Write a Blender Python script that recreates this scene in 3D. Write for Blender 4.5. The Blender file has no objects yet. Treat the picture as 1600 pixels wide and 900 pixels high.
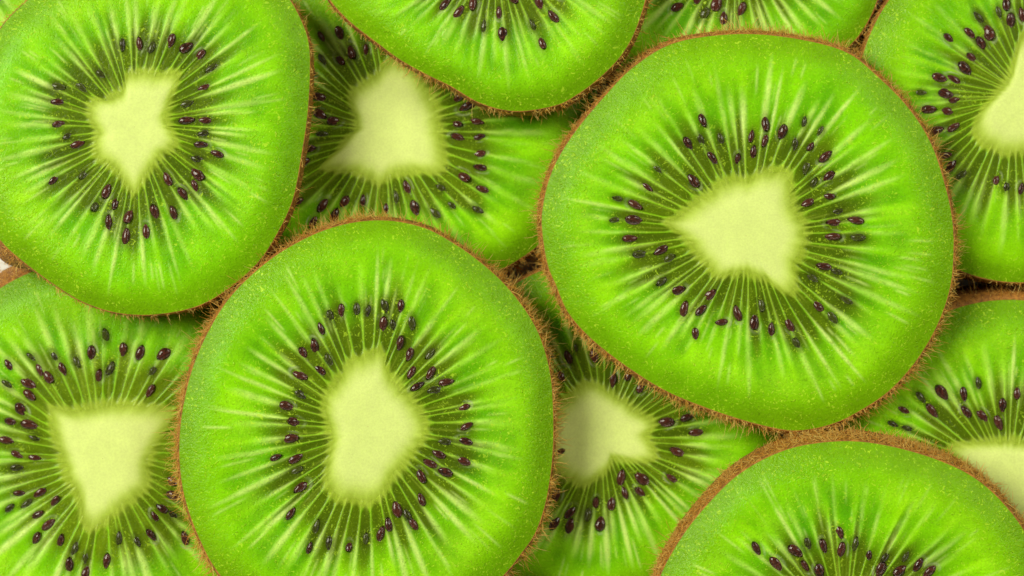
import bpy, math
import numpy as np
from mathutils import Matrix, Vector

scene = bpy.context.scene
COL = scene.collection
rng = np.random.default_rng(11)

# ------------------------------------------------------------------ camera
S = 0.0835e-3            # metres per photo pixel on the plane of the upper slices
ZREF = 0.018
DIST = 0.30
CAMZ = ZREF + DIST
cam_d = bpy.data.cameras.new("camera")
cam = bpy.data.objects.new("camera", cam_d)
COL.objects.link(cam)
cam.location = (0, 0, CAMZ)
cam_d.sensor_width = 36.0
cam_d.lens = 36.0 * DIST / (1600 * S)
cam_d.clip_start = 0.01
cam_d.clip_end = 20.0
cam_d.dof.use_dof = True
cam_d.dof.focus_distance = DIST - 0.0005
cam_d.dof.aperture_fstop = 20.0
scene.camera = cam

# ------------------------------------------------------------------ light
world = bpy.data.worlds.new("World")
scene.world = world
world.use_nodes = True
bg = world.node_tree.nodes["Background"]
bg.inputs["Color"].default_value = (1.0, 0.97, 0.76, 1)
bg.inputs["Strength"].default_value = 0.085


def area_light(name, loc, target, size, power, color=(1, 1, 1)):
    d = bpy.data.lights.new(name, 'AREA')
    d.shape = 'RECTANGLE'
    d.size, d.size_y = size
    d.energy = power
    d.color = color
    o = bpy.data.objects.new(name, d)
    COL.objects.link(o)
    o.location = loc
    o.rotation_euler = (Vector(target) - Vector(loc)).to_track_quat('-Z', 'Y').to_euler()
    return o


area_light("softbox_key", (-0.68, 0.32, 0.82), (0, 0, 0.01), (0.52, 0.52), 14.8, (1.0, 0.975, 0.80))
area_light("softbox_fill", (0.60, 0.40, 0.80), (0, 0, 0.01), (0.40, 0.40), 4.4, (1.0, 0.975, 0.80))

vs = scene.view_settings
scene.display_settings.display_device = 'sRGB'
vs.view_transform = 'Standard'
vs.look = 'None'
vs.exposure = 0.0
vs.gamma = 1.0
vs.use_curve_mapping = False
scene.render.engine = 'CYCLES'
scene.cycles.use_denoising = True
scene.cycles.denoiser = 'OPENIMAGEDENOISE'
scene.cycles.denoising_input_passes = 'RGB_ALBEDO_NORMAL'
scene.cycles.use_adaptive_sampling = True
scene.cycles.adaptive_threshold = 0.025
scene.cycles.max_bounces = 5
scene.cycles.diffuse_bounces = 3
scene.cycles.glossy_bounces = 2
scene.cycles.caustics_reflective = False
scene.cycles.caustics_refractive = False


# ------------------------------------------------------------------ materials
class NT:
    def __init__(self, name):
        self.m = bpy.data.materials.new(name)
        self.m.use_nodes = True
        self.t = self.m.node_tree
        self.bsdf = self.t.nodes["Principled BSDF"]
        self.out = self.t.nodes["Material Output"]

    def n(self, typ, **kw):
        nd = self.t.nodes.new(typ)
        for k, v in kw.items():
            if k.startswith('i_'):
                nd.inputs[k[2:].replace('_', ' ')].default_value = v
            else:
                setattr(nd, k, v)
        return nd

    def l(self, a, b):
        self.t.links.new(a, b)

    def math(self, op, a, b=None, clamp=False):
        nd = self.t.nodes.new('ShaderNodeMath')
        nd.operation = op
        nd.use_clamp = clamp
        for i, x in enumerate((a, b)):
            if x is None:
                continue
            if isinstance(x, (int, float)):
                nd.inputs[i].default_value = x
            else:
                self.l(x, nd.inputs[i])
        return nd.outputs[0]

    def ramp(self, x, lo, hi, a=0.0, b=1.0):
        nd = self.t.nodes.new('ShaderNodeMapRange')
        nd.interpolation_type = 'SMOOTHSTEP'
        nd.inputs['From Min'].default_value = lo
        nd.inputs['From Max'].default_value = hi
        nd.inputs['To Min'].default_value = a
        nd.inputs['To Max'].default_value = b
        self.l(x, nd.inputs['Value'])
        return nd.outputs['Result']

    def mix(self, f, a, b, mode='MIX'):
        nd = self.t.nodes.new('ShaderNodeMix')
        nd.data_type = 'RGBA'
        nd.blend_type = mode
        for i, x in ((0, f), (6, a), (7, b)):
            if isinstance(x, (int, float)):
                nd.inputs[i].default_value = x
            elif isinstance(x, tuple):
                nd.inputs[i].default_value = (*x, 1) if len(x) == 3 else x
            else:
                self.l(x, nd.inputs[i])
        return nd.outputs[2]

    def coord(self, scale=None):
        tc = self.n('ShaderNodeTexCoord').outputs['Object']
        if scale:
            mp = self.n('ShaderNodeMapping')
            mp.inputs['Scale'].default_value = scale
            self.l(tc, mp.inputs['Vector'])
            return mp.outputs[0]
        return tc

    def noise(self, co, scale, detail=2.0, rough=0.55, dist=0.0):
        nd = self.n('ShaderNodeTexNoise', i_Scale=scale, i_Detail=detail, i_Roughness=rough, i_Distortion=dist)
        self.l(co, nd.inputs['Vector'])
        return nd.outputs['Fac']

    def voronoi(self, co, scale, rand=1.0):
        nd = self.n('ShaderNodeTexVoronoi', i_Scale=scale, i_Randomness=rand)
        self.l(co, nd.inputs['Vector'])
        return nd.outputs['Distance'], nd.outputs['Color']

    def bump(self, h, strength, dist, normal=None):
        b = self.n('ShaderNodeBump', i_Strength=strength, i_Distance=dist)
        self.l(h, b.inputs['Height'])
        if normal:
            self.l(normal, b.inputs['Normal'])
        return b.outputs[0]


def fruit_material(name, bumpk=1.0, coat=0.06, speck=0.60, grain=0.9, rough=0.30, sss=0.16):
    k = NT(name)
    b = k.bsdf
    co = k.coord()
    colr = k.n('ShaderNodeVertexColor', layer_name='tissue').outputs[0]
    gr = k.n('ShaderNodeAttribute', attribute_name='granular').outputs['Fac']
    # warped coordinates so cells are not round dots
    wn = k.n('ShaderNodeTexNoise', i_Scale=900.0, i_Detail=1.0)
    k.l(co, wn.inputs['Vector'])
    off = k.n('ShaderNodeVectorMath', operation='MULTIPLY_ADD')
    k.l(wn.outputs['Color'], off.inputs[0])
    off.inputs[1].default_value = (0.0016, 0.0016, 0.0016)
    k.l(co, off.inputs[2])
    wco = off.outputs[0]
    fine = k.noise(co, 3800.0, 2.0)
    broad = k.noise(co, 330.0, 3.0)
    tone = k.math('ADD', k.math('MULTIPLY', k.ramp(fine, 0.25, 0.75, -1, 1), 0.10 * grain),
                  k.math('MULTIPLY', k.ramp(broad, 0.25, 0.75, -1, 1), 0.10 * grain))
    tone = k.math('ADD', tone, 1.0)
    base = k.mix(1.0, colr, (1, 1, 1), 'MULTIPLY')
    hsv = k.n('ShaderNodeHueSaturation')
    k.l(base, hsv.inputs['Color'])
    k.l(tone, hsv.inputs['Value'])
    base = hsv.outputs[0]
    # pale specks: cell granules and wet glints painted into the colour, clustered
    nz = k.noise(wco, 2900.0, 2.0, 0.6)
    s1 = k.ramp(nz, 0.58, 0.68)
    d2, c2 = k.voronoi(wco, 2900.0)
    sep2 = k.n('ShaderNodeSeparateColor')
    k.l(c2, sep2.inputs[0])
    size2 = k.ramp(sep2.outputs[1], 0.35, 1.0, 0.0, 0.42)
    s2 = k.ramp(k.math('SUBTRACT', size2, d2), 0.0, 0.14)
    clus = k.ramp(k.noise(co, 360.0, 3.0), 0.38, 0.60, 0.22, 1.0)
    sp = k.math('MAXIMUM', k.math('MULTIPLY', s1, clus), k.math('MULTIPLY', s2, k.math('MULTIPLY', clus, 0.7)))
    spf = k.math('MULTIPLY', k.math('MULTIPLY', sp, gr), speck, True)
    base = k.mix(spf, base, (0.52, 0.78, 0.04))
    k.l(base, b.inputs['Base Color'])
    b.inputs['Roughness'].default_value = rough
    b.inputs['Specular IOR Level'].default_value = 0.085
    b.inputs['Coat Weight'].default_value = coat
    b.inputs['Coat Roughness'].default_value = 0.12
    b.subsurface_method = 'BURLEY'
    b.inputs['Subsurface Weight'].default_value = sss
    b.inputs['Subsurface Radius'].default_value = (0.7, 1.0, 0.25)
    b.inputs['Subsurface Scale'].default_value = 0.0004
    h = k.math('ADD', k.math('MULTIPLY', s2, 0.6), k.math('MULTIPLY', fine, 0.7))
    h = k.math('MULTIPLY', h, gr)
    h = k.math('ADD', h, k.math('MULTIPLY', broad, 0.8))
    nb = k.bump(h, 1.0, 0.00012 * bumpk)
    k.l(nb, b.inputs['Normal'])
    k.l(nb, b.inputs['Coat Normal'])
    return k.m


M_FLESH = fruit_material("kiwi_flesh")
M_CORE = fruit_material("kiwi_core", bumpk=0.35, coat=0.08, speck=0.25, grain=0.5, rough=0.55, sss=0.3)


def skin_material():
    k = NT("kiwi_skin")
    co = k.coord()
    a = k.noise(co, 1500.0, 4.0, 0.65)
    c = k.mix(k.ramp(a, 0.3, 0.7), (0.18, 0.068, 0.008), (0.46, 0.20, 0.024))
    k.l(c, k.bsdf.inputs['Base Color'])
    k.bsdf.inputs['Roughness'].default_value = 0.75
    k.l(k.bump(a, 0.6, 0.0002), k.bsdf.inputs['Normal'])
    return k.m


def fuzz_material():
    k = NT("kiwi_fuzz")
    a = k.n('ShaderNodeAttribute', attribute_name='shade').outputs['Fac']
    c = k.mix(a, (0.74, 0.35, 0.030), (0.99, 0.76, 0.22))
    k.l(c, k.bsdf.inputs['Base Color'])
    k.bsdf.inputs['Roughness'].default_value = 0.45
    tr = k.n('ShaderNodeBsdfTranslucent')
    k.l(c, tr.inputs['Color'])
    mx = k.n('ShaderNodeMixShader')
    mx.inputs[0].default_value = 0.35
    k.l(k.bsdf.outputs[0], mx.inputs[1])
    k.l(tr.outputs[0], mx.inputs[2])
    k.l(mx.outputs[0], k.out.inputs['Surface'])
    return k.m


def seed_material(name, dark, light, rough, coat, film_glint):
    k = NT(name)
    oi = k.n('ShaderNodeObjectInfo')
    co = k.n('ShaderNodeTexCoord').outputs['Object']
    mp = k.n('ShaderNodeMapping')
    mp.inputs['Scale'].default_value = (1.0, 2.2, 1.6)
    k.l(co, mp.inputs['Vector'])
    ad = k.n('ShaderNodeVectorMath', operation='ADD')
    k.l(mp.outputs[0], ad.inputs[0])
    k.l(oi.outputs['Location'], ad.inputs[1])
    rn = k.n('ShaderNodeVectorMath', operation='MULTIPLY')
    k.l(oi.outputs['Random'], rn.inputs[0])
    rn.inputs[1].default_value = (9, 7, 5)
    k.l(rn.outputs[0], ad.inputs[1])
    a = k.noise(ad.outputs[0], 5.5, 3.0, 0.6)
    c = k.mix(k.ramp(a, 0.42, 0.68), dark, light)
    c = k.mix(k.math('MULTIPLY', oi.outputs['Random'], 0.55), c, light)
    c = k.mix(k.ramp(k.noise(ad.outputs[0], 9.0, 2.0), 0.66, 0.76), c, film_glint)  # pale spots: film and its glints painted into the seed colour
    k.l(c, k.bsdf.inputs['Base Color'])
    k.bsdf.inputs['Roughness'].default_value = rough
    k.bsdf.inputs['Coat Weight'].default_value = coat
    k.bsdf.inputs['Coat Roughness'].default_value = 0.09
    k.l(k.bump(a, 0.55, 0.16), k.bsdf.inputs['Normal'])
    return k.m


M_SKIN = skin_material()
M_FUZZ = fuzz_material()
M_SEED = seed_material("kiwi_seed", (0.020, 0.0045, 0.003), (0.150, 0.036, 0.024), 0.30, 0.6, (0.34, 0.18, 0.16))
M_SUNK = seed_material("kiwi_seed_under_flesh", (0.022, 0.014, 0.004), (0.100, 0.135, 0.012), 0.35, 0.4, (0.30, 0.36, 0.14))

k = NT("white_tabletop")
co = k.coord()
a = k.noise(co, 90.0, 3.0)
k.l(k.mix(a, (0.74, 0.74, 0.70), (0.82, 0.82, 0.79)), k.bsdf.inputs['Base Color'])
k.bsdf.inputs['Roughness'].default_value = 0.5
M_TABLE = k.m


# ------------------------------------------------------------------ mesh helpers
def fast_mesh(name, verts, faces_list, mat):
    """faces_list: list of int arrays (n,3) or (n,4)"""
    me = bpy.data.meshes.new(name)
    verts = np.asarray(verts, dtype=np.float32)
    me.vertices.add(len(verts))
    me.vertices.foreach_set('co', verts.ravel())
    loops = np.concatenate([f.ravel() for f in faces_list]).astype(np.int32)
    tot = np.concatenate([np.full(len(f), f.shape[1], dtype=np.int32) for f in faces_list])
    st = np.concatenate([[0], np.cumsum(tot)[:-1]]).astype(np.int32)
    me.loops.add(len(loops))
    me.loops.foreach_set('vertex_index', loops)
    me.polygons.add(len(tot))
    me.polygons.foreach_set('loop_start', st)
    me.polygons.foreach_set('use_smooth', np.ones(len(tot), dtype=bool))
    me.update(calc_edges=True)
    me.validate()
    me.materials.append(mat)
    return me


def obj(name, me, parent=None):
    o = bpy.data.objects.new(name, me)
    COL.objects.link(o)
    if parent:
        o.parent = parent
    return o


def grid_quads(nr, nt):
    """rings x around, closed around; up-facing when rings go outward and angle is CCW"""
    i = np.arange(nr - 1)[:, None]
    j = np.arange(nt)[None, :]
    j2 = (j + 1) % nt
    return np.stack([i * nt + j, (i + 1) * nt + j, (i + 1) * nt + j2, i * nt + j2], -1).reshape(-1, 4)


def smooth(a, lo, hi):
    t = np.clip((a - lo) / (hi - lo), 0, 1)
    return t * t * (3 - 2 * t)


def catmull(pts, per=24):
    p = np.asarray(pts, float)
    n = len(p)
    out = []
    t = np.linspace(0, 1, per, endpoint=False)[:, None]
    for i in range(n):
        a, b, c, d = p[i - 1], p[i], p[(i + 1) % n], p[(i + 2) % n]
        out.append(0.5 * ((2 * b) + (c - a) * t + (2 * a - 5 * b + 4 * c - d) * t ** 2 + (3 * b - a - 3 * c + d) * t ** 3))
    return np.concatenate(out)


def tex(s, r, ns, nr, rg):
    """periodic-in-s value noise, -1..1, cosine interpolated; s in 0..1, r in 0..1"""
    g = rg.uniform(-1, 1, (ns, nr + 2))
    x = (s % 1.0) * ns
    y = np.clip(r, 0, 1) * nr
    i = np.floor(x).astype(int)
    j = np.floor(y).astype(int)
    fx = x - i
    fy = y - j
    fx = fx * fx * (3 - 2 * fx)
    fy = fy * fy * (3 - 2 * fy)
    i0, i1 = i % ns, (i + 1) % ns
    j1 = np.minimum(j + 1, nr + 1)
    return ((g[i0, j] * (1 - fx) + g[i1, j] * fx) * (1 - fy) + (g[i0, j1] * (1 - fx) + g[i1, j1] * fx) * fy)


def inside(poly, pts):
    x, y = pts[:, 0], pts[:, 1]
    res = np.zeros(len(pts), bool)
    n = len(poly)
    for i in range(n):
        x1, y1 = poly[i]
        x2, y2 = poly[(i + 1) % n]
        c = ((y1 > y) != (y2 > y))
        with np.errstate(divide='ignore', invalid='ignore'):
            xi = (x2 - x1) * (y - y1) / (y2 - y1) + x1
        res ^= c & (x < xi)
    return res


def on_plane(px, n, d):
    """photo pixels -> world points on plane n.p = d, seen from the camera"""
    px = np.asarray(px, float)
    dirs = np.stack([(px[:, 0] - 800) * S, (450 - px[:, 1]) * S, np.full(len(px), -DIST)], -1)
    o = np.array([0, 0, CAMZ])
    t = (d - o @ n) / (dirs @ n)
    return o + dirs * t[:, None]


def ell(cx, cy, rx, ry, n=28, wob=0.012, seed=0):
    rg = np.random.default_rng(seed)
    a = np.linspace(0, 2 * np.pi, n, endpoint=False)
    w = 1 + wob * (np.sin(2 * a + rg.uniform(0, 6)) + 0.7 * np.sin(3 * a + rg.uniform(0, 6)))
    return np.stack([cx + rx * w * np.cos(a), cy + ry * w * np.sin(a)], -1)


def crop(pts, ox, oy, sc):
    return [(ox + p[0] / sc, oy + p[1] / sc) + tuple(p[2:]) for p in pts]


c1 = lambda p: crop(p, 0, 0, 1.8)
c2 = lambda p: crop(p, 430, 0, 2.046)
c3 = lambda p: crop(p, 840, 0, 2.0)
c4 = lambda p: crop(p, 840, 340, 1.6066)
c5 = lambda p: crop(p, 250, 320, 1.5517)
c6 = lambda p: crop(p, 0, 400, 1.8)
c7 = lambda p: crop(p, 1040, 260, 3.214)
D = 1  # marks a seed that lies under the flesh

SL = {}
SL['A'] = dict(
    label="large kiwi slice filling the upper left corner, lying over a shaded slice to its right",
    out=[(453, 0), (479, 56), (483, 111), (479, 178), (469, 244), (456, 311), (430, 367), (400, 411), (356, 450), (306, 478),
         (244, 491), (183, 489), (128, 472), (83, 445), (33, 408), (0, 378), (-26, 338), (-44, 280), (-50, 210), (-40, 140),
         (-20, 80), (2, 37), (36, 2), (75, -28), (130, -52), (210, -65), (300, -62), (370, -52), (420, -30)],
    core=c1([(255, 290), (300, 280), (345, 260), (360, 215), (400, 205), (450, 212), (500, 210), (485, 255), (462, 320),
             (468, 350), (490, 400), (455, 430), (420, 470), (395, 510), (375, 540), (350, 505), (335, 480), (300, 455),
             (270, 420), (275, 370), (258, 330)]),
    seeds=c1([(391, 122), (480, 114), (524, 133), (562, 156), (595, 190, D), (573, 246), (525, 290, D), (525, 338), (575, 338),
              (565, 408), (610, 432), (555, 490), (548, 524), (515, 546), (470, 502), (487, 598), (435, 597), (411, 650),
              (361, 607), (352, 665), (323, 572), (305, 626), (300, 538), (150, 506), (235, 490, D), (217, 406), (165, 350),
              (162, 288), (163, 243, D), (228, 246, D), (287, 208, D), (190, 380, D), (570, 376, D), (555, 445, D),
              (425, 130, D), (345, 125, D), (268, 578, D)]),
    th=8.4, layer=1, flare=-0.1, hair=0.5, hlen=0.8, lean=(221, 2.6))
SL['B'] = dict(
    label="shaded kiwi slice with a broad pale core, half hidden between four large slices",
    out=ell(640, 190, 292, 270, seed=2),
    core=c2([(245, 300), (290, 265), (330, 235), (370, 195), (400, 190), (440, 215), (465, 260), (490, 310), (515, 360),
             (515, 410), (530, 470), (530, 540), (480, 545), (420, 545), (370, 560), (330, 585), (290, 560), (240, 545),
             (190, 545), (155, 530), (190, 490), (225, 450), (260, 410), (255, 360)]),
    seeds=c2([(150, 120), (205, 105), (242, 165), (290, 160), (208, 190), (150, 190, D), (115, 225), (138, 310), (188, 388),
              (140, 365), (110, 475), (90, 520), (150, 430, D), (68, 645), (152, 655), (220, 645), (280, 640), (422, 597),
              (585, 312), (612, 342), (580, 395), (645, 390), (586, 438), (652, 438), (653, 490), (657, 535), (602, 563),
              (662, 605), (648, 668, D), (562, 655, D), (445, 665), (510, 680, D), (385, 630, D), (120, 710), (190, 690),
              (530, 600, D), (355, 665)]),
    th=7.0, layer=0, flare=0.3, hair=0.7, hlen=0.9, blur=0.4)
SL['C'] = dict(
    label="kiwi slice cut by the top edge at centre, only its rounded lower half showing",
    out=[(500, -30), (515, 0), (547, 34), (591, 68), (625, 93), (665, 115), (704, 134), (743, 157), (782, 170), (821, 172),
         (870, 163), (899, 148), (932, 124), (965, 92), (986, 60), (1001, 22), (1010, -15), (1014, -70), (1006, -140),
         (970, -225), (880, -290), (770, -308), (650, -290), (560, -230), (508, -150), (492, -85)],
    core=[(770, -150), (815, -140), (840, -100), (835, -60), (810, -30), (775, -22), (735, -35), (712, -65), (708, -105), (730, -140)],
    seeds=c2([(543, 12), (632, 8), (586, 38), (714, 40), (725, 108), (668, 85, D), (852, 135), (890, 52), (822, 82, D), (842, 5),
              (490, -25), (760, -10), (905, -20)]),
    ring=0.36, th=6.6, layer=1, flare=0.25, hair=0.6, hlen=0.8, septa=0.65)
SL['D'] = dict(
    label="large whole kiwi slice right of centre with a bright yellowish core pointing left",
    out=[(846, 355), (855, 412), (868, 445), (888, 490), (927, 533), (983, 576), (1045, 614), (1120, 644), (1189, 665),
         (1245, 674), (1301, 664), (1350, 640), (1396, 607), (1438, 558), (1469, 503), (1487, 447), (1492, 390), (1490, 345),
         (1480, 295), (1457, 225), (1421, 168), (1372, 118), (1322, 80), (1242, 59), (1150, 52), (1055, 66), (990, 104),
         (940, 155), (895, 210), (865, 260), (850, 310)],
    core=c7([(50, 260), (130, 210), (240, 130), (330, 75), (420, 75), (500, 30), (590, 30), (620, 70), (625, 150), (640, 230),
             (690, 310), (680, 400), (645, 490), (645, 600), (620, 635), (560, 605), (510, 560), (470, 550), (420, 520),
             (380, 525), (330, 535), (250, 535), (210, 480), (150, 420), (130, 380), (70, 330), (15, 285)]),
    seeds=c3([(515, 375), (470, 448), (545, 495), (487, 565), (510, 435, D), (572, 430, D), (668, 425), (712, 385), (710, 440),
              (675, 475), (625, 500), (765, 412), (805, 450, D), (855, 458), (885, 410, D), (832, 380, D), (840, 525, D),
              (900, 490), (910, 553), (860, 572, D), (843, 632), (912, 613), (375, 530, D), (342, 585), (305, 640),
              (252, 622, D), (300, 690), (245, 688, D), (290, 745), (385, 782), (410, 808, D), (322, 795, D), (928, 695),
              (995, 688), (922, 740), (1002, 740, D), (895, 832), (935, 850, D), (860, 868, D), (935, 660, D)])
    + c4([(352, 184), (368, 230), (410, 232), (432, 195), (313, 158, D), (397, 292, 'v'), (463, 263, 'h'), (502, 240), (545, 262),
          (560, 218, D), (588, 280), (633, 270), (650, 318, D), (705, 222), (778, 207, D), (740, 250, D), (690, 150, D)]),
    th=5.4, layer=1, flare=0.65, hair=1.1, hlen=0.95)
SL['E'] = dict(
    label="kiwi slice at the top edge, mostly hidden behind the large slice right of centre",
    out=[(1384, -60), (1372, 0), (1350, 45), (1322, 78), (1280, 125), (1220, 160), (1150, 178), (1080, 172), (1015, 148),
         (955, 103), (915, 45), (895, -30), (895, -110), (920, -190), (975, -260), (1060, -300), (1150, -310), (1240, -290),
         (1320, -235), (1370, -150)],
    core=[(1140, -150), (1190, -140), (1215, -105), (1205, -70), (1170, -50), (1130, -48), (1100, -65), (1085, -100), (1100, -135)],
    seeds=c3([(435, 22), (638, 30), (582, 55), (560, 10), (500, -10), (700, -30), (520, 45, D)]),
    ring=0.36, th=9.2, layer=0, flare=0.2, hair=0.6, hlen=0.8)
SL['F'] = dict(
    label="kiwi slice cut by the right edge near the top, with a bright glowing core",
    out=ell(1606, 163, 268, 277, seed=6, wob=0.008),
    core=c3([(1395, 340), (1440, 290), (1480, 240), (1500, 160), (1520, 110), (1560, 100), (1620, 150), (1660, 230),
             (1650, 330), (1600, 420), (1540, 460), (1470, 470), (1400, 450), (1370, 410), (1380, 370)]),
    seeds=c3([(1285, 120), (1350, 102), (1388, 135), (1410, 102), (1480, 65), (1380, 55, D), (1358, 180), (1335, 213),
              (1255, 243), (1302, 248), (1276, 293), (1305, 312), (1197, 290, D), (1222, 343), (1283, 349), (1243, 408),
              (1300, 398), (1275, 485), (1290, 520), (1435, 560), (1512, 590), (1465, 585, D), (1325, 545, D), (1515, 45),
              (1440, 40, D), (1465, 10)]),
    ring=0.30, th=10.5, layer=0, flare=0.1, hair=0.6, hlen=0.8, septa=0.5, blur=0.5)
SL['G'] = dict(
    label="kiwi slice on the right edge below the middle, partly under two large slices",
    out=ell(1577, 728, 262, 260, seed=8, wob=0.008),
    core=[(1487, 700), (1520, 692), (1556, 690), (1590, 692), (1640, 700), (1670, 740), (1655, 800), (1600, 830), (1560, 800),
          (1530, 760), (1505, 730)],
    seeds=c4([(920, 484), (990, 485), (1015, 440), (1070, 442), (1105, 415, D), (1076, 487), (1118, 498), (1168, 472),
              (1158, 515), (1205, 440), (895, 520, D), (930, 530, D), (960, 450, D)]),
    ring=0.34, th=9.4, layer=0, flare=2.1, fpow=0.4, hair=1.0, hlen=0.6, blur=0.3)
SL['H'] = dict(
    label="kiwi slice rising from the bottom edge at lower right, with a wide furry brown rim",
    out=[(1033, 900), (1052, 863), (1077, 825), (1108, 788), (1145, 751), (1189, 722), (1238, 702), (1288, 693), (1344, 692),
         (1400, 701), (1456, 717), (1506, 738), (1543, 763), (1574, 794), (1599, 827), (1625, 875), (1640, 935), (1640, 1000),
         (1620, 1080), (1570, 1150), (1480, 1200), (1370, 1220), (1250, 1215), (1150, 1180), (1075, 1120), (1035, 1050),
         (1020, 985), (1022, 940)],
    core=[(1270, 935), (1320, 915), (1370, 930), (1395, 970), (1380, 1020), (1340, 1050), (1290, 1045), (1250, 1015), (1245, 970)],
    seeds=c4([(550, 832), (597, 870), (647, 837), (672, 875), (718, 825), (757, 790), (763, 835), (796, 820, D), (832, 847),
              (862, 885), (910, 887), (955, 873), (985, 890), (925, 850, D), (708, 888), (678, 820, D), (872, 855, D)]),
    ring=0.36, th=9.0, layer=1, flare=0.55, hair=2.4, hlen=0.85)
SL['I'] = dict(
    label="kiwi slice in the lower left corner with a pale core tapering down to a point",
    out=ell(150, 715, 298, 308, seed=13, wob=0.008),
    core=c6([(145, 430), (200, 440), (260, 430), (330, 420), (400, 425), (480, 440), (440, 520), (415, 570), (410, 640),
             (380, 670), (330, 710), (290, 745), (255, 765), (235, 740), (225, 680), (200, 630), (185, 580), (160, 520), (150, 470)]),
    seeds=c6([(25, 305), (110, 320), (80, 358), (80, 392), (175, 318), (58, 433), (82, 475), (32, 467), (18, 518), (95, 567),
              (48, 558), (55, 668), (110, 667), (154, 690), (106, 727), (100, 795), (138, 757), (170, 802), (195, 868),
              (300, 858), (257, 272), (277, 338), (343, 265), (394, 272), (460, 275), (422, 380), (296, 225, D), (152, 278, D),
              (213, 295, D), (308, 316, D), (25, 710, D), (75, 695, D), (483, 632), (487, 675), (455, 710), (435, 730),
              (520, 795), (425, 785), (488, 730, D), (333, 795, D), (385, 800, D), (240, 850, D), (45, 597, D), (97, 510, D),
              (20, 362, D), (430, 325, D), (210, 820, D), (90, 285, D), (242, 890), (135, 340)]),
    ring=0.36, th=9.4, layer=0, flare=0.4, lean=(121, 2.3), hair=1.0, hlen=0.8, blur=0.6, olive=1.35)
SL['J'] = dict(
    label="large kiwi slice at the bottom left of centre, its core a pale upright diamond",
    out=c5([(480, 40), (560, 38), (640, 55), (700, 85), (760, 125), (820, 175), (870, 232), (910, 292), (935, 355), (950, 425),
            (955, 500), (955, 580), (948, 660), (935, 730), (910, 800), (870, 858), (835, 900), (770, 965), (680, 1015),
            (570, 1042), (460, 1047), (350, 1030), (250, 990), (180, 940), (130, 880), (98, 820), (70, 750), (52, 680),
            (45, 600), (50, 520), (65, 440), (88, 368), (120, 300), (160, 235), (210, 180), (270, 130), (330, 92), (400, 60)]),
    core=c5([(405, 470), (440, 420), (465, 385), (500, 370), (535, 358), (550, 400), (580, 450), (610, 480), (638, 530),
             (625, 580), (600, 610), (560, 660), (525, 710), (470, 715), (430, 705), (405, 670), (410, 620), (420, 560), (405, 510)]),
    seeds=c5([(440, 256), (390, 300), (375, 342), (346, 362), (387, 400), (340, 412), (306, 488), (327, 527), (317, 567),
              (330, 614), (280, 613), (342, 685), (317, 749), (362, 832), (458, 828), (500, 810, D), (537, 798), (555, 775),
              (614, 774), (575, 738), (635, 714), (633, 658), (692, 648), (655, 627), (676, 604), (737, 622), (740, 573),
              (690, 575, D), (743, 537), (736, 490), (694, 430), (657, 408), (610, 405), (624, 440), (605, 362), (582, 335),
              (541, 290), (584, 245), (545, 243, D), (505, 258, D), (478, 250, D), (415, 270, D), (655, 360, D), (610, 285, D),
              (665, 450, D), (340, 458, D), (330, 645, D), (600, 750, D), (410, 375, D), (565, 290, D), (410, 820, D), (380, 780, D)]),
    th=8.8, layer=1, flare=0.6, hair=1.15, hlen=1.15)
SL['K'] = dict(
    label="dim kiwi slice showing in the gap between the two large slices at the bottom centre",
    out=ell(947, 674, 272, 270, seed=21, wob=0.004),
    core=c4([(60, 470), (120, 420), (160, 430), (200, 455), (250, 490), (290, 520), (270, 550), (295, 600), (250, 610),
             (190, 600), (170, 630), (120, 665), (60, 640), (30, 600), (20, 540)]),
    seeds=c4([(58, 397), (75, 350), (142, 345), (190, 410), (228, 395), (260, 425), (30, 340, D), (375, 502), (398, 541),
              (323, 514), (350, 587), (210, 653), (262, 655), (337, 655), (258, 690), (218, 690), (186, 718), (146, 716),
              (83, 740), (80, 775), (158, 768), (45, 700), (45, 765), (55, 590), (125, 745, D), (95, 330, D), (15, 650), (20, 720)]),
    th=6.8, layer=0, flare=0.3, hair=0.7, hlen=0.9, blur=0.3)
SL['L'] = dict(
    label="yellowish kiwi slice just showing in the top left corner, under the large slice there",
    out=ell(-72, -102, 230, 215, seed=31, wob=0.008),
    core=[(-110, -140), (-70, -150), (-30, -130), (-20, -95), (-45, -65), (-90, -60), (-120, -95)],
    seeds=[(-10, -40), (-60, -30), (-120, -40), (-150, -100), (-90, -190), (0, -170), (25, -110)],
    th=9.2, layer=0, flare=0.2, hair=0.5, hlen=0.8, around=320)

UP = np.array([0., 0., 1.])
mm = 1e-3

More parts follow.
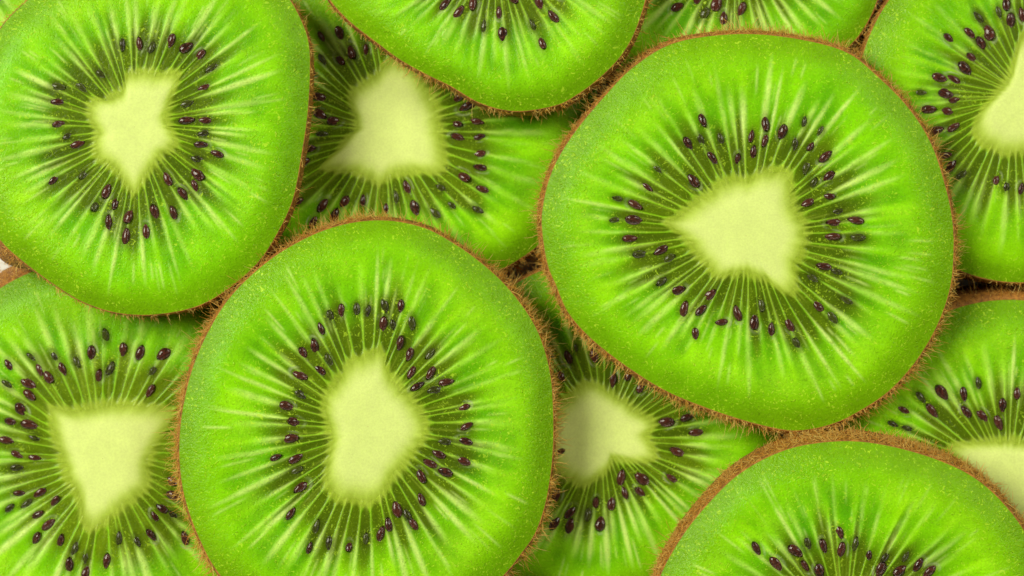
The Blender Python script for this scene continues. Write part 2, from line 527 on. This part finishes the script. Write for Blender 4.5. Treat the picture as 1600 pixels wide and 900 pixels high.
# lower slices lie flat on the table; upper slices settle on the ones beneath them
lower = [n for n in SL if SL[n]['layer'] == 0]
for n, s in SL.items():
    s['th'] *= mm
    if s['layer'] == 0:
        s['n'] = UP
        s['d0'] = 0.0
        s['poly'] = on_plane(catmull(s['out'], 4), UP, s['th'])[:, :2]
for n, s in SL.items():
    if s['layer'] == 0:
        continue
    zt = 0.0095 + s['th']
    poly = on_plane(catmull(s['out'], 4), UP, zt)[:, :2]
    lo, hi = poly.min(0), poly.max(0)
    g = np.stack(np.meshgrid(np.linspace(lo[0], hi[0], 60), np.linspace(lo[1], hi[1], 60)), -1).reshape(-1, 2)
    g = g[inside(poly, g)]
    P, Z = [], []
    for m in lower:
        q = g[inside(SL[m]['poly'], g)]
        P.append(q)
        Z.append(np.full(len(q), SL[m]['th'] + 0.05 * mm))
    P, Z = np.concatenate(P), np.concatenate(Z)
    c = poly.mean(0)
    best = None
    for gx in np.linspace(-0.13, 0.13, 53):
        for gy in np.linspace(-0.13, 0.13, 53):
            pl = gx * (P[:, 0] - c[0]) + gy * (P[:, 1] - c[1])
            z0 = (Z - pl).max()          # touches its highest support
            cost = z0 + 0.004 * (gx * gx + gy * gy)
            if best is None or cost < best[0]:
                best = (cost, gx, gy, z0)
    _, gx, gy, z0 = best
    nrm = np.array([-gx, -gy, 1.0])
    nrm /= np.linalg.norm(nrm)
    s['n'] = nrm
    s['d0'] = nrm @ np.array([c[0], c[1], z0])
    print(n, 'tilt', round(gx, 3), round(gy, 3), 'rest', round(z0 / mm, 2))


# ------------------------------------------------------------------ setting
tb = fast_mesh('table', np.array([[-.6, -.6, 0], [.6, -.6, 0], [.6, .6, 0], [-.6, .6, 0]]), [np.array([[0, 1, 2, 3]])], M_TABLE)
table = obj('table', tb)
table['kind'] = 'structure'
table['label'] = 'white tabletop showing in a small gap at the left edge'


# ------------------------------------------------------------------ seeds (shared meshes)
def seed_mesh(name, seed, mat, plump):
    rg = np.random.default_rng(seed)
    nl, na = 12, 14
    V = []
    ph = rg.uniform(0, 6, 4)
    for i in range(1, nl):
        t = i / nl
        r = math.sin(math.pi * t) ** 0.50 * (1.02 - 0.28 * t * t)
        x = -0.5 + t
        for j in range(na):
            a = 2 * math.pi * j / na
            w = 1 + 0.035 * math.sin(3 * a + ph[0] + 5 * t) + 0.03 * math.sin(5 * a + ph[1])
            V.append((x, 0.255 * plump * r * w * math.cos(a) + 0.03 * math.sin(3 * t + ph[2]), 0.20 * r * w * math.sin(a)))
    tip0 = len(V)
    V.append((-0.505, 0.03 * math.sin(ph[2]), 0))
    V.append((0.512, 0.03 * math.sin(3 + ph[2]), 0))
    q = grid_quads(nl - 1, na)[:, ::-1]
    j = np.arange(na)
    j2 = (j + 1) % na
    t1 = np.stack([np.full(na, tip0), j2, j], -1)[:, ::-1]
    b = (nl - 2) * na
    t2 = np.stack([np.full(na, tip0 + 1), b + j, b + j2], -1)[:, ::-1]
    return fast_mesh(name, np.array(V), [q[:, ::-1], t1[:, ::-1], t2[:, ::-1]], mat)


SEEDS = [seed_mesh('seed', 100 + i, M_SEED, 0.9 + 0.08 * i) for i in range(5)]
SUNK = [seed_mesh('sunken_seed', 200 + i, M_SUNK, 0.9 + 0.08 * i) for i in range(3)]

C_RIM = np.array([0.140, 0.310, 0.0005])
C_MID = np.array([0.220, 0.600, 0.0005])
C_LOC = np.array([0.054, 0.086, 0.001])
C_LOC2 = np.array([0.092, 0.148, 0.002])
C_SEPTA_IN = np.array([0.320, 0.430, 0.040])
C_SEPTA_OUT = np.array([0.580, 0.790, 0.190])
C_CORE = np.array([0.660, 0.780, 0.240])
C_CORE_EDGE = np.array([0.460, 0.610, 0.080])


def mixc(a, b, f):
    return a + (b - a) * f[..., None]


def build_slice(key, s, idx):
    rg = np.random.default_rng(500 + idx)
    th, nrm = s['th'], s['n']
    top_d = s['d0'] + th
    W_out = on_plane(catmull(s['out'], 16), nrm, top_d)
    W_core = on_plane(catmull(s['core'], 16), nrm, top_d)
    cw = W_core.mean(0)
    origin = cw - nrm * th
    rot = Vector(nrm).rotation_difference(Vector((0, 0, 1))).inverted().to_matrix() if s['layer'] else Matrix.Identity(3)
    R = np.array(rot)
    out = ((W_out - origin) @ R)[:, :2]
    core = ((W_core - origin) @ R)[:, :2]
    root = bpy.data.objects.new('kiwi_slice', None)
    root.empty_display_size = 0.01
    COL.objects.link(root)
    root.matrix_world = Matrix.Translation(Vector(origin)) @ rot.to_4x4()
    root['label'] = s['label']
    root['category'] = 'kiwi slice'
    root['group'] = 'kiwi slices laid over one another'
    px = S

    # ---- outline functions of s in 0..1 (counter-clockwise)
    ang = np.unwrap(np.arctan2(out[:, 1], out[:, 0]))
    rad = np.hypot(out[:, 0], out[:, 1])
    if ang[-1] < ang[0]:
        ang, rad = ang[::-1], rad[::-1]
    am = ang % (2 * np.pi)
    o_ = np.argsort(am)
    am, rad = am[o_], rad[o_]

    def outer(sv):
        a = (sv % 1.0) * 2 * np.pi
        r = np.interp(a, np.r_[am - 2 * np.pi, am, am + 2 * np.pi], np.r_[rad, rad, rad])
        return np.stack([r * np.cos(a), r * np.sin(a)], -1)

    ca = np.unwrap(np.arctan2(core[:, 1], core[:, 0]))
    if ca[-1] < ca[0]:
        core, ca = core[::-1], ca[::-1]
        ca = np.unwrap(np.arctan2(core[:, 1], core[:, 0]))
    seg = np.hypot(*np.diff(np.vstack([core, core[:1]]), axis=0).T)
    arc = np.r_[0, np.cumsum(seg)]
    af = arc[:-1] / arc[-1]
    anf = (ca - ca[0]) / (2 * np.pi)
    ps = 0.35 * af + 0.65 * anf
    ps = np.maximum.accumulate(ps) + np.arange(len(ps)) * 1e-9 + (ca[0] / (2 * np.pi))
    cx_, cy_ = core[:, 0], core[:, 1]
    pse = np.r_[ps - 1, ps, ps + 1]
    tooth = tex(np.linspace(0, 1, 2048, endpoint=False), np.zeros(2048), 64, 1, rg) * 2.2 * px

    def corept(sv):
        sm = ps[0] + ((sv - ps[0]) % 1.0)
        p = np.stack([np.interp(sm, pse, np.r_[cx_, cx_, cx_]), np.interp(sm, pse, np.r_[cy_, cy_, cy_])], -1)
        r = np.hypot(p[..., 0], p[..., 1])
        tt = tooth[(np.floor((sv % 1.0) * 2048)).astype(int) % 2048]
        return p * (1 + tt / r)[..., None]

    # ---- septa, locule tone, shared by flesh and core
    nsep = int(rg.integers(52, 58))
    sp_s = (np.arange(nsep) + rg.uniform(-0.33, 0.33, nsep)) / nsep
    sp_sorted = np.sort(sp_s % 1.0)
    ch_st = rg.uniform(0.005, 0.04, nsep)
    ch_end = rg.uniform(0.38, 0.58, nsep)
    ch_fur = rg.uniform(0.25, 1.0, nsep)
    ch_tone = rg.uniform(0.0, 0.75, nsep)
    sp_b = rg.uniform(0.35, 1.05, nsep)
    sp_len = rg.uniform(0.55, 0.92, nsep)
    sp_w = rg.uniform(0.7, 1.35, nsep)
    sp_c = rg.uniform(-0.003, 0.003, nsep)
    nst = 80
    st_s = rg.uniform(0, 1, nst)
    st_b = rg.uniform(0.2, 0.75, nst)
    st_r = rg.uniform(0.36, 0.80, nst)
    st_l = rg.uniform(0.05, 0.16, nst)
    nfi = 46
    fi_s = rg.uniform(0, 1, nfi)
    fi_b = rg.uniform(0.2, 0.7, nfi)
    fi_len = rg.uniform(0.15, 0.38, nfi)
    septa_k = s.get('septa', 1.0)
    blur = s.get('blur', 0.0)
    olive = s.get('olive', 1.0)
    tn = [np.random.default_rng(900 + idx * 10 + i) for i in range(8)]

    # ---- seeds in local coordinates
    sd = []
    plist = [p for p in s['seeds']]
    if 'ring' in s:
        # seeds round the part of the slice that lies beyond the frame or under its neighbours
        have = on_plane([p[:2] for p in plist], nrm, top_d)
        have = ((have - origin) @ R)[:, :2]
        hs = (np.arctan2(have[:, 1], have[:, 0]) / (2 * np.pi)) % 1
    W = on_plane([p[:2] for p in plist], nrm, top_d)
    L = ((W - origin) @ R)[:, :2]
    for p, q in zip(plist, L):
        sd.append((q[0], q[1], p[2] if len(p) > 2 else False))
    if 'ring' in s:
        for a in np.linspace(0, 1, 30, endpoint=False):
            a = a + rg.uniform(-0.01, 0.01)
            if np.min(np.abs((hs - a + 0.5) % 1 - 0.5)) < 0.035:
                continue
            rr = s['ring'] + rg.uniform(-0.08, 0.08)
            pc, po = corept(np.array([a]))[0], outer(np.array([a]))[0]
            q = pc + rr * (po - pc)
            w = origin + R @ np.array([q[0], q[1], th])
            f = DIST / (CAMZ - w[2])
            X, Y = 800 + w[0] * f / S, 450 - w[1] * f / S
            if -8 < X < 1608 and -8 < Y < 908:
                continue
            sd.append((q[0], q[1], False))
    seeds = []
    for (x, y, sunk) in sd:
        a = math.atan2(y, x) + rg.normal(0, 0.2)
        if sunk in ('h', 'v'):
            a = 0.0 if sunk == 'h' else 1.75
            sunk = False
        ln = (26.0 + rg.normal(0, 2.6)) * px
        wd = rg.uniform(0.92, 1.12)
        if sunk:
            ln *= 0.95
        seeds.append((x, y, a, ln, wd, sunk, rg.uniform(0, 1), rg.uniform(-math.pi, math.pi)))

    def tissue(sv, rho, P, dPds):
        """albedo, relief (m), granularity for points with parameters sv, rho (rho<0: core)"""
        r01 = np.clip(rho, 0, 1)
        n1 = tex(sv, r01, 44, 3, tn[0])
        n2 = tex(sv, r01, 110, 6, tn[1])
        n3 = tex(sv, r01, 14, 4, tn[2])
        n4 = tex(sv, r01 * 0, 30, 1, tn[3])
        n5 = tex(sv, r01, 230, 16, tn[4])
        n6 = tex(sv, r01, 7, 3, tn[5])
        n7 = tex(sv, r01 * 0, 9, 1, tn[6])
        svm = (sv - np.interp(rho, [0, 1], [0, 0])) % 1.0
        ci = np.searchsorted(sp_sorted, svm) % nsep
        lft = sp_sorted[ci - 1]
        cw_ = (sp_sorted[ci] - lft) % 1.0
        cpos = ((svm - lft) % 1.0) / np.maximum(cw_, 1e-6)
        cs = np.sin(np.pi * np.clip(cpos, 0, 1))
        st = ch_st[ci] + 0.055 * (1 - cs)
        en = ch_end[ci] - 0.10 * (1 - cs) + 0.05 * n2
        body = np.maximum(smooth(cs, 0.02, 0.40), 0.35 * (1 - smooth(rho, 0.2, 0.5)))
        locw = smooth(rho, st - 0.015, st + 0.03) * (1 - smooth(rho, en - 0.20, en + 0.10)) * body
        furrow = smooth(cs, 0.15, 0.95) * smooth(rho, 0.25, 0.45) * (1 - smooth(rho, 0.52, 0.80)) * ch_fur[ci]
        rim = smooth(rho + 0.06 * n3, 0.68, 1.0)
        col = np.broadcast_to(C_MID, P.shape[:-1] + (3,)).copy()
        # paler and darker streaks of the outer flesh, darker furrows between the septa
        fur = np.clip(0.75 * n1 + 0.5 * n2, -1, 1) * smooth(rho, 0.15, 0.40) * (1 - smooth(rho, 0.62, 0.85))
        col = col * (1 + np.array([0.42, 0.30, 0.3]) * fur[..., None])
        col = col * (1 + np.array([0.16, 0.05, 0.0]) * n6[..., None] + np.array([0.05, 0.06, 0.0]) * n3[..., None])
        col = col * (1 - np.array([0.46, 0.30, 0.3]) * furrow[..., None])
        col = mixc(col, C_RIM, 0.85 * rim)
        loc = mixc(C_LOC, C_LOC2, np.clip(ch_tone[ci] + 0.3 * n2 + 0.4 * blur, 0, 1)) * olive
        col = mixc(col, np.array([0.270, 0.385, 0.025]), 1 - smooth(rho, 0.03, 0.10))
        col = mixc(col, loc, np.clip(0.95 * locw, 0, 1))
        # septa
        mask_in = np.zeros(rho.shape)
        mask_out = np.zeros(rho.shape)
        for a0, b0, l0, w0, cc in zip(sp_s, sp_b, sp_len, sp_w, sp_c):
            d = ((sv - a0 - cc * rho * 1.5 + 0.5) % 1.0 - 0.5)
            sel = np.abs(d) < 0.02
            dd = d[sel] * dPds[sel] / px
            rr = rho[sel]
            w = (1.3 + 2.6 * smooth(rr, 0.14, 0.5)) * w0 * (1 - 0.45 * smooth(rr, 0.55, 0.85)) * (1 + 0.5 * blur)
            e = np.exp(-np.abs(dd / w) ** 2.6)
            mask_in[sel] = np.maximum(mask_in[sel], e * (1 - smooth(rr, 0.25, 0.5)) * (0.55 + 0.45 * b0))
            mask_out[sel] = np.maximum(mask_out[sel], e * b0 * smooth(rr, 0.16, 0.44) * (1 - smooth(rr, l0 - 0.24, l0)))
        for a0, b0, l0 in zip(fi_s, fi_b, fi_len):
            d = ((sv - a0 + 0.5) % 1.0 - 0.5)
            sel = np.abs(d) < 0.012
            dd = d[sel] * dPds[sel] / px
            e = np.exp(-(dd / 1.6) ** 2) * b0 * (1 - smooth(rho[sel], l0 - 0.12, l0))
            mask_in[sel] = np.maximum(mask_in[sel], e)
        for a0, b0, r0, l0 in zip(st_s, st_b, st_r, st_l):
            d = ((sv - a0 + 0.5) % 1.0 - 0.5)
            sel = np.abs(d) < 0.012
            dd = d[sel] * dPds[sel] / px
            q = np.abs(rho[sel] - r0) / l0
            e = np.exp(-(dd / 1.9) ** 2) * b0 * (1 - smooth(q, 0.3, 1.0))
            mask_out[sel] = np.maximum(mask_out[sel], e)
        mask_out *= np.clip(0.86 + 0.40 * n5 + 0.2 * n3 + 0.5 * n7, 0.12, 1.25)
        on = smooth(rho, -0.06, 0.02)
        mask_in *= smooth(rho, -0.16, -0.02)
        fadec = smooth(rho, -0.3, -0.03)
        col = mixc(col, C_SEPTA_IN, np.clip(mask_in * 0.55 * on * (1 - 0.35 * blur), 0, 1))
        col = mixc(col, C_SEPTA_OUT, np.clip(mask_out * 0.80 * septa_k, 0, 1))
        # soft pale feathering near the ends of the septa
        fe = smooth(rho, 0.42, 0.6) * (1 - smooth(rho, 0.66, 0.86)) * np.clip(0.35 + 0.6 * n3 + 0.35 * n2, 0, 1)
        col = mixc(col, np.array([0.38, 0.70, 0.03]), 0.30 * fe * septa_k)
        # seeds: moist olive bed and a pale torn edge with its juice glint painted in
        relief = 0.03 * mm * mask_in * on + 0.05 * mm * mask_out - 0.10 * mm * locw + 0.018 * mm * n5 * fadec
        for (x, y, a, ln, wd, sunk, q, hs_) in seeds:
            dx, dy = P[..., 0] - x, P[..., 1] - y
            near = (dx * dx + dy * dy) < (1.4 * ln) ** 2
            if not near.any():
                continue
            u = dx[near] * math.cos(a) + dy[near] * math.sin(a)
            v = -dx[near] * math.sin(a) + dy[near] * math.cos(a)
            e = np.hypot(u / (0.5 * ln), v / (0.30 * ln * wd))
            c0 = col[near]
            bed = np.exp(-(np.maximum(e - 0.8, 0) / 0.55) ** 2)
            c0 = mixc(c0, C_LOC * (0.8 if sunk else 1.0), (0.62 if sunk else 0.42) * bed)
            if q < 0.6 and not sunk:
                ph = np.arctan2(v, u)
                sec = smooth(np.cos(ph - hs_), 0.2, 0.9)
                ring = np.exp(-((e - 1.22) / 0.16) ** 2) * sec * np.clip(0.6 + 0.8 * n5[near], 0, 1)
                c0 = mixc(c0, np.array([0.50, 0.58, 0.34]), 0.5 * ring * (0.4 + 0.6 * q / 0.6))
            col[near] = c0
            r0 = relief[near]
            relief[near] = r0 - (0.0 if sunk or q > 0.5 else 0.08 * mm) * np.exp(-(e / 1.15) ** 4)
        # core and its feathered edge
        edge = np.clip(1 - smooth(rho + (0.035 * n2 + 0.02 * n1) * fadec - 0.04 * mask_in, -0.17 - 0.1 * blur, 0.06 + 0.05 * blur), 0, 1)
        cc_ = mixc(C_CORE_EDGE, C_CORE, smooth(-rho, 0.02, 0.35))
        col = mixc(col, cc_, edge)
        relief += 0.14 * mm * smooth(-rho, -0.05, 0.5)
        relief -= 1.5 * mm * smooth(rho, 0.66, 1.06) ** 2
        gran = np.clip(0.45 + 0.45 * smooth(rho, 0.0, 0.3) + 0.35 * rim + 0.25 * n3 * fadec - 0.25 * blur, 0.1, 1.2)
        return np.clip(col, 0.002, 0.85), relief, gran

    def face_sheet(name, sv1, rho1, posfn, zoff, mat):
        nt, nr = len(sv1), len(rho1)
        sv, rho = np.meshgrid(sv1, rho1)
        P = posfn(sv, rho)
        dP = (np.roll(P, -1, 1) - np.roll(P, 1, 1)) / (2.0 / nt)
        dPds = np.hypot(dP[..., 0], dP[..., 1])
        col, rel, gran = tissue(sv, rho, P, dPds)
        z = th + rel + zoff(rho)
        V = np.concatenate([P, z[..., None]], -1).reshape(-1, 3)
        me = fast_mesh(name, V, [grid_quads(nr, nt)], mat)
        at = me.color_attributes.new('tissue', 'FLOAT_COLOR', 'POINT')
        at.data.foreach_set('color', np.concatenate([col, np.ones(col.shape[:-1] + (1,))], -1).astype(np.float32).ravel())
        g = me.attributes.new('granular', 'FLOAT', 'POINT')
        g.data.foreach_set('value', gran.astype(np.float32).ravel())
        return me, P, z

    def pos_flesh(sv, rho):
        pc, po = corept(sv), outer(sv)
        return pc + (po - pc) * rho[..., None]

    def pos_core(sv, rho):
        # rho -1 (centre) .. 0 (core edge), slightly beyond it the sheet dips under the flesh
        pc, po = corept(sv), outer(sv)
        inner = pc * (1 + np.minimum(rho, 0))[..., None]
        return np.where((rho > 0)[..., None], pc + (po - pc) * np.maximum(rho, 0)[..., None], inner)

    NT_ = s.get('around', 840)
    sv1 = np.arange(NT_) / NT_
    rho_f = np.r_[np.linspace(-0.05, -0.006, 4), np.linspace(0, 1, 92)]
    me, PF, ZF = face_sheet('flesh', sv1, rho_f, pos_flesh, lambda r: 0.5 * mm * np.minimum(r, 0) * 4, M_FLESH)
    obj('flesh', me, root)
    sv2 = np.arange(240) / 240
    rho_c = np.r_[np.linspace(-0.995, -0.03, 26), np.linspace(-0.015, 0.03, 5)]
    me, PC, ZC = face_sheet('core', sv2, rho_c, pos_core, lambda r: -0.5 * mm * np.maximum(r, 0) * 4, M_CORE)
    obj('core', me, root)

    # ---- skin: wall from the cut edge to the underside, closed below
    nk = 440
    ss = np.arange(nk) / nk
    po = outer(ss)
    tan = np.roll(po, -1, 0) - np.roll(po, 1, 0)
    tan /= np.linalg.norm(tan, axis=1)[:, None]
    onrm = np.stack([tan[:, 1], -tan[:, 0]], -1)
    zed = np.interp(ss, np.r_[sv1, 1], np.r_[ZF[-1], ZF[-1][0]])
    fl = np.full(nk, s['flare'] * mm)
    if 'lean' in s:
        la, lx = s['lean']
        fl = fl + lx * mm * np.exp(-((((ss - la / 360.0 + 0.5) % 1.0) - 0.5) / 0.028) ** 2)
    wob = tex(ss, ss * 0, 36, 1, rg) * 0.05 * mm
    prof = [(-0.05, 1.0, -0.03), (0.05, 1.0, 0.02), (0.13, 0.985, 0.0)] + [(0.15 + 0.16 * math.sin(math.pi * f), 1 - f, 0) for f in np.linspace(0.06, 1, 12)]
    rings = []
    for offm, zf, dz in prof:
        f = 1 - zf
        off = offm * mm + fl * (f ** s.get('fpow', 0.75)) + wob
        rings.append(np.concatenate([po + onrm * off[:, None], (zed * zf + dz * mm)[:, None]], -1))
    low = rings[-1].copy()
    low[:, 2] = 0.0
    rings[-1] = low
    V = np.concatenate(rings + [np.array([[0, 0, 0.0]])])
    nrg = len(rings)
    j = np.arange(nk)
    capf = np.stack([np.full(nk, nrg * nk), (nrg - 1) * nk + (j + 1) % nk, (nrg - 1) * nk + j], -1)
    me = fast_mesh('skin', V, [grid_quads(nrg, nk), capf], M_SKIN)
    skin = obj('skin', me, root)

    # ---- fuzz on the skin
    per = arc_len = np.hypot(*np.diff(np.vstack([po, po[:1]]), axis=0).T).sum()
    nh = int(per / px * 2.3 * s['hair'])
    hs0 = rg.uniform(0, 1, nh)
    clump = tex(hs0, hs0 * 0, 40, 1, rg)
    keep = rg.uniform(0, 1, nh) < np.clip(0.75 + 0.5 * clump, 0.15, 1)
    hs0 = hs0[keep]
    nh = len(hs0)
    hf = rg.uniform(0, 1, nh) ** (1.1 if s['hair'] > 1.3 else 1.8) * 0.75
    b0 = outer(hs0)
    ii = np.floor(hs0 * nk).astype(int) % nk
    on_, tn_ = onrm[ii], tan[ii]
    ze = zed[ii]
    off = 0.10 * mm + fl[ii] * hf ** s.get('fpow', 0.75) + 0.12 * mm * np.sin(np.pi * np.clip(hf, 0, 1))
    base = np.concatenate([b0 + on_ * off[:, None], (ze * (1 - hf))[:, None]], -1)
    lenh = rg.gamma(3.0, 0.33, nh) * 1.15 * mm * s['hlen']
    lenh *= np.where(hf < 0.12, 0.8, 1.0)
    lie = rg.uniform(0, 1, nh) < (0.55 if s['hair'] > 1.3 else 0.3)
    outw = np.where(lie, 0.35, rg.uniform(0.7, 1.0, nh))
    tg = np.where(lie, rg.choice([-1, 1], nh) * rg.uniform(0.5, 1.1, nh), rg.normal(0.15, 0.38, nh))
    upw = rg.normal(0.30, 0.32, nh)
    d1 = np.concatenate([on_ * outw[:, None] + tn_ * tg[:, None], upw[:, None]], -1)
    d1 /= np.linalg.norm(d1, axis=1)[:, None]
    bend = rg.normal(0, 0.45, (nh, 3))
    bend[:, 2] -= 0.12
    d2 = d1 + bend
    d2 /= np.linalg.norm(d2, axis=1)[:, None]
    pts = [base, base + d1 * (lenh * 0.4)[:, None], base + d1 * (lenh * 0.4)[:, None] + (0.5 * d1 + 0.5 * d2) * (lenh * 0.33)[:, None]]
    pts.append(pts[2] + d2 * (lenh * 0.3)[:, None])
    rh = rg.uniform(0.6, 1.25, nh) * (0.042 if s['hair'] > 2 else 0.034) * mm
    side = np.cross(d1, np.array([0.3, 0.2, 1.0]))
    side /= np.linalg.norm(side, axis=1)[:, None] + 1e-9
    sid2 = np.cross(d1, side)
    V = np.zeros((nh, 10, 3))
    for lv, k_ in ((0, 1.1), (1, 0.95), (2, 0.75)):
        for q in range(3):
            a = 2 * math.pi * q / 3
            V[:, lv * 3 + q] = pts[lv] + (side * math.cos(a) + sid2 * math.sin(a)) * (rh * k_)[:, None]
    V[:, 9] = pts[3]
    fq = []
    for lv in range(2):
        for q in range(3):
            q2 = (q + 1) % 3
            fq.append((lv * 3 + q, lv * 3 + q2, lv * 3 + 3 + q2, lv * 3 + 3 + q))
    ft = [(6, 7, 9), (7, 8, 9), (8, 6, 9)]
    offs = (np.arange(nh) * 10)[:, None, None]
    me = fast_mesh('fuzz', V.reshape(-1, 3), [(np.array(fq)[None] + offs).reshape(-1, 4), (np.array(ft)[None] + offs).reshape(-1, 3)], M_FUZZ)
    sh = np.repeat(rg.uniform(0, 1, nh) ** 1.3, 10)
    g = me.attributes.new('shade', 'FLOAT', 'POINT')
    g.data.foreach_set('value', sh.astype(np.float32))
    fz = obj('fuzz', me, skin)
    fz['kind'] = 'stuff'

    # ---- seeds
    allP = np.concatenate([PF.reshape(-1, 2), PC.reshape(-1, 2)])
    allZ = np.concatenate([ZF.ravel(), ZC.ravel()])
    for (x, y, a, ln, wd, sunk, q, hs_) in seeds:
        dd = np.hypot(PF[..., 0] - x, PF[..., 1] - y)
        near = dd < 0.55 * ln
        z = ZF[near].mean() if near.any() else th
        if sunk:
            o = obj('seed', SUNK[rg.integers(len(SUNK))], root)
            zz = z - 0.09 * ln + rg.uniform(-0.02, 0.02) * ln
        else:
            o = obj('seed', SEEDS[rg.integers(len(SEEDS))], root)
            zz = z - 0.045 * ln + rg.uniform(-0.06, 0.045) * ln
        o.location = (x, y, zz)
        o.rotation_euler = (rg.normal(0, 0.3), rg.normal(0, 0.13), a + (math.pi if rg.uniform() < 0.75 else 0))
        o.scale = (ln, ln * wd, ln)


for i, (key, s) in enumerate(SL.items()):
    build_slice(key, s, i)
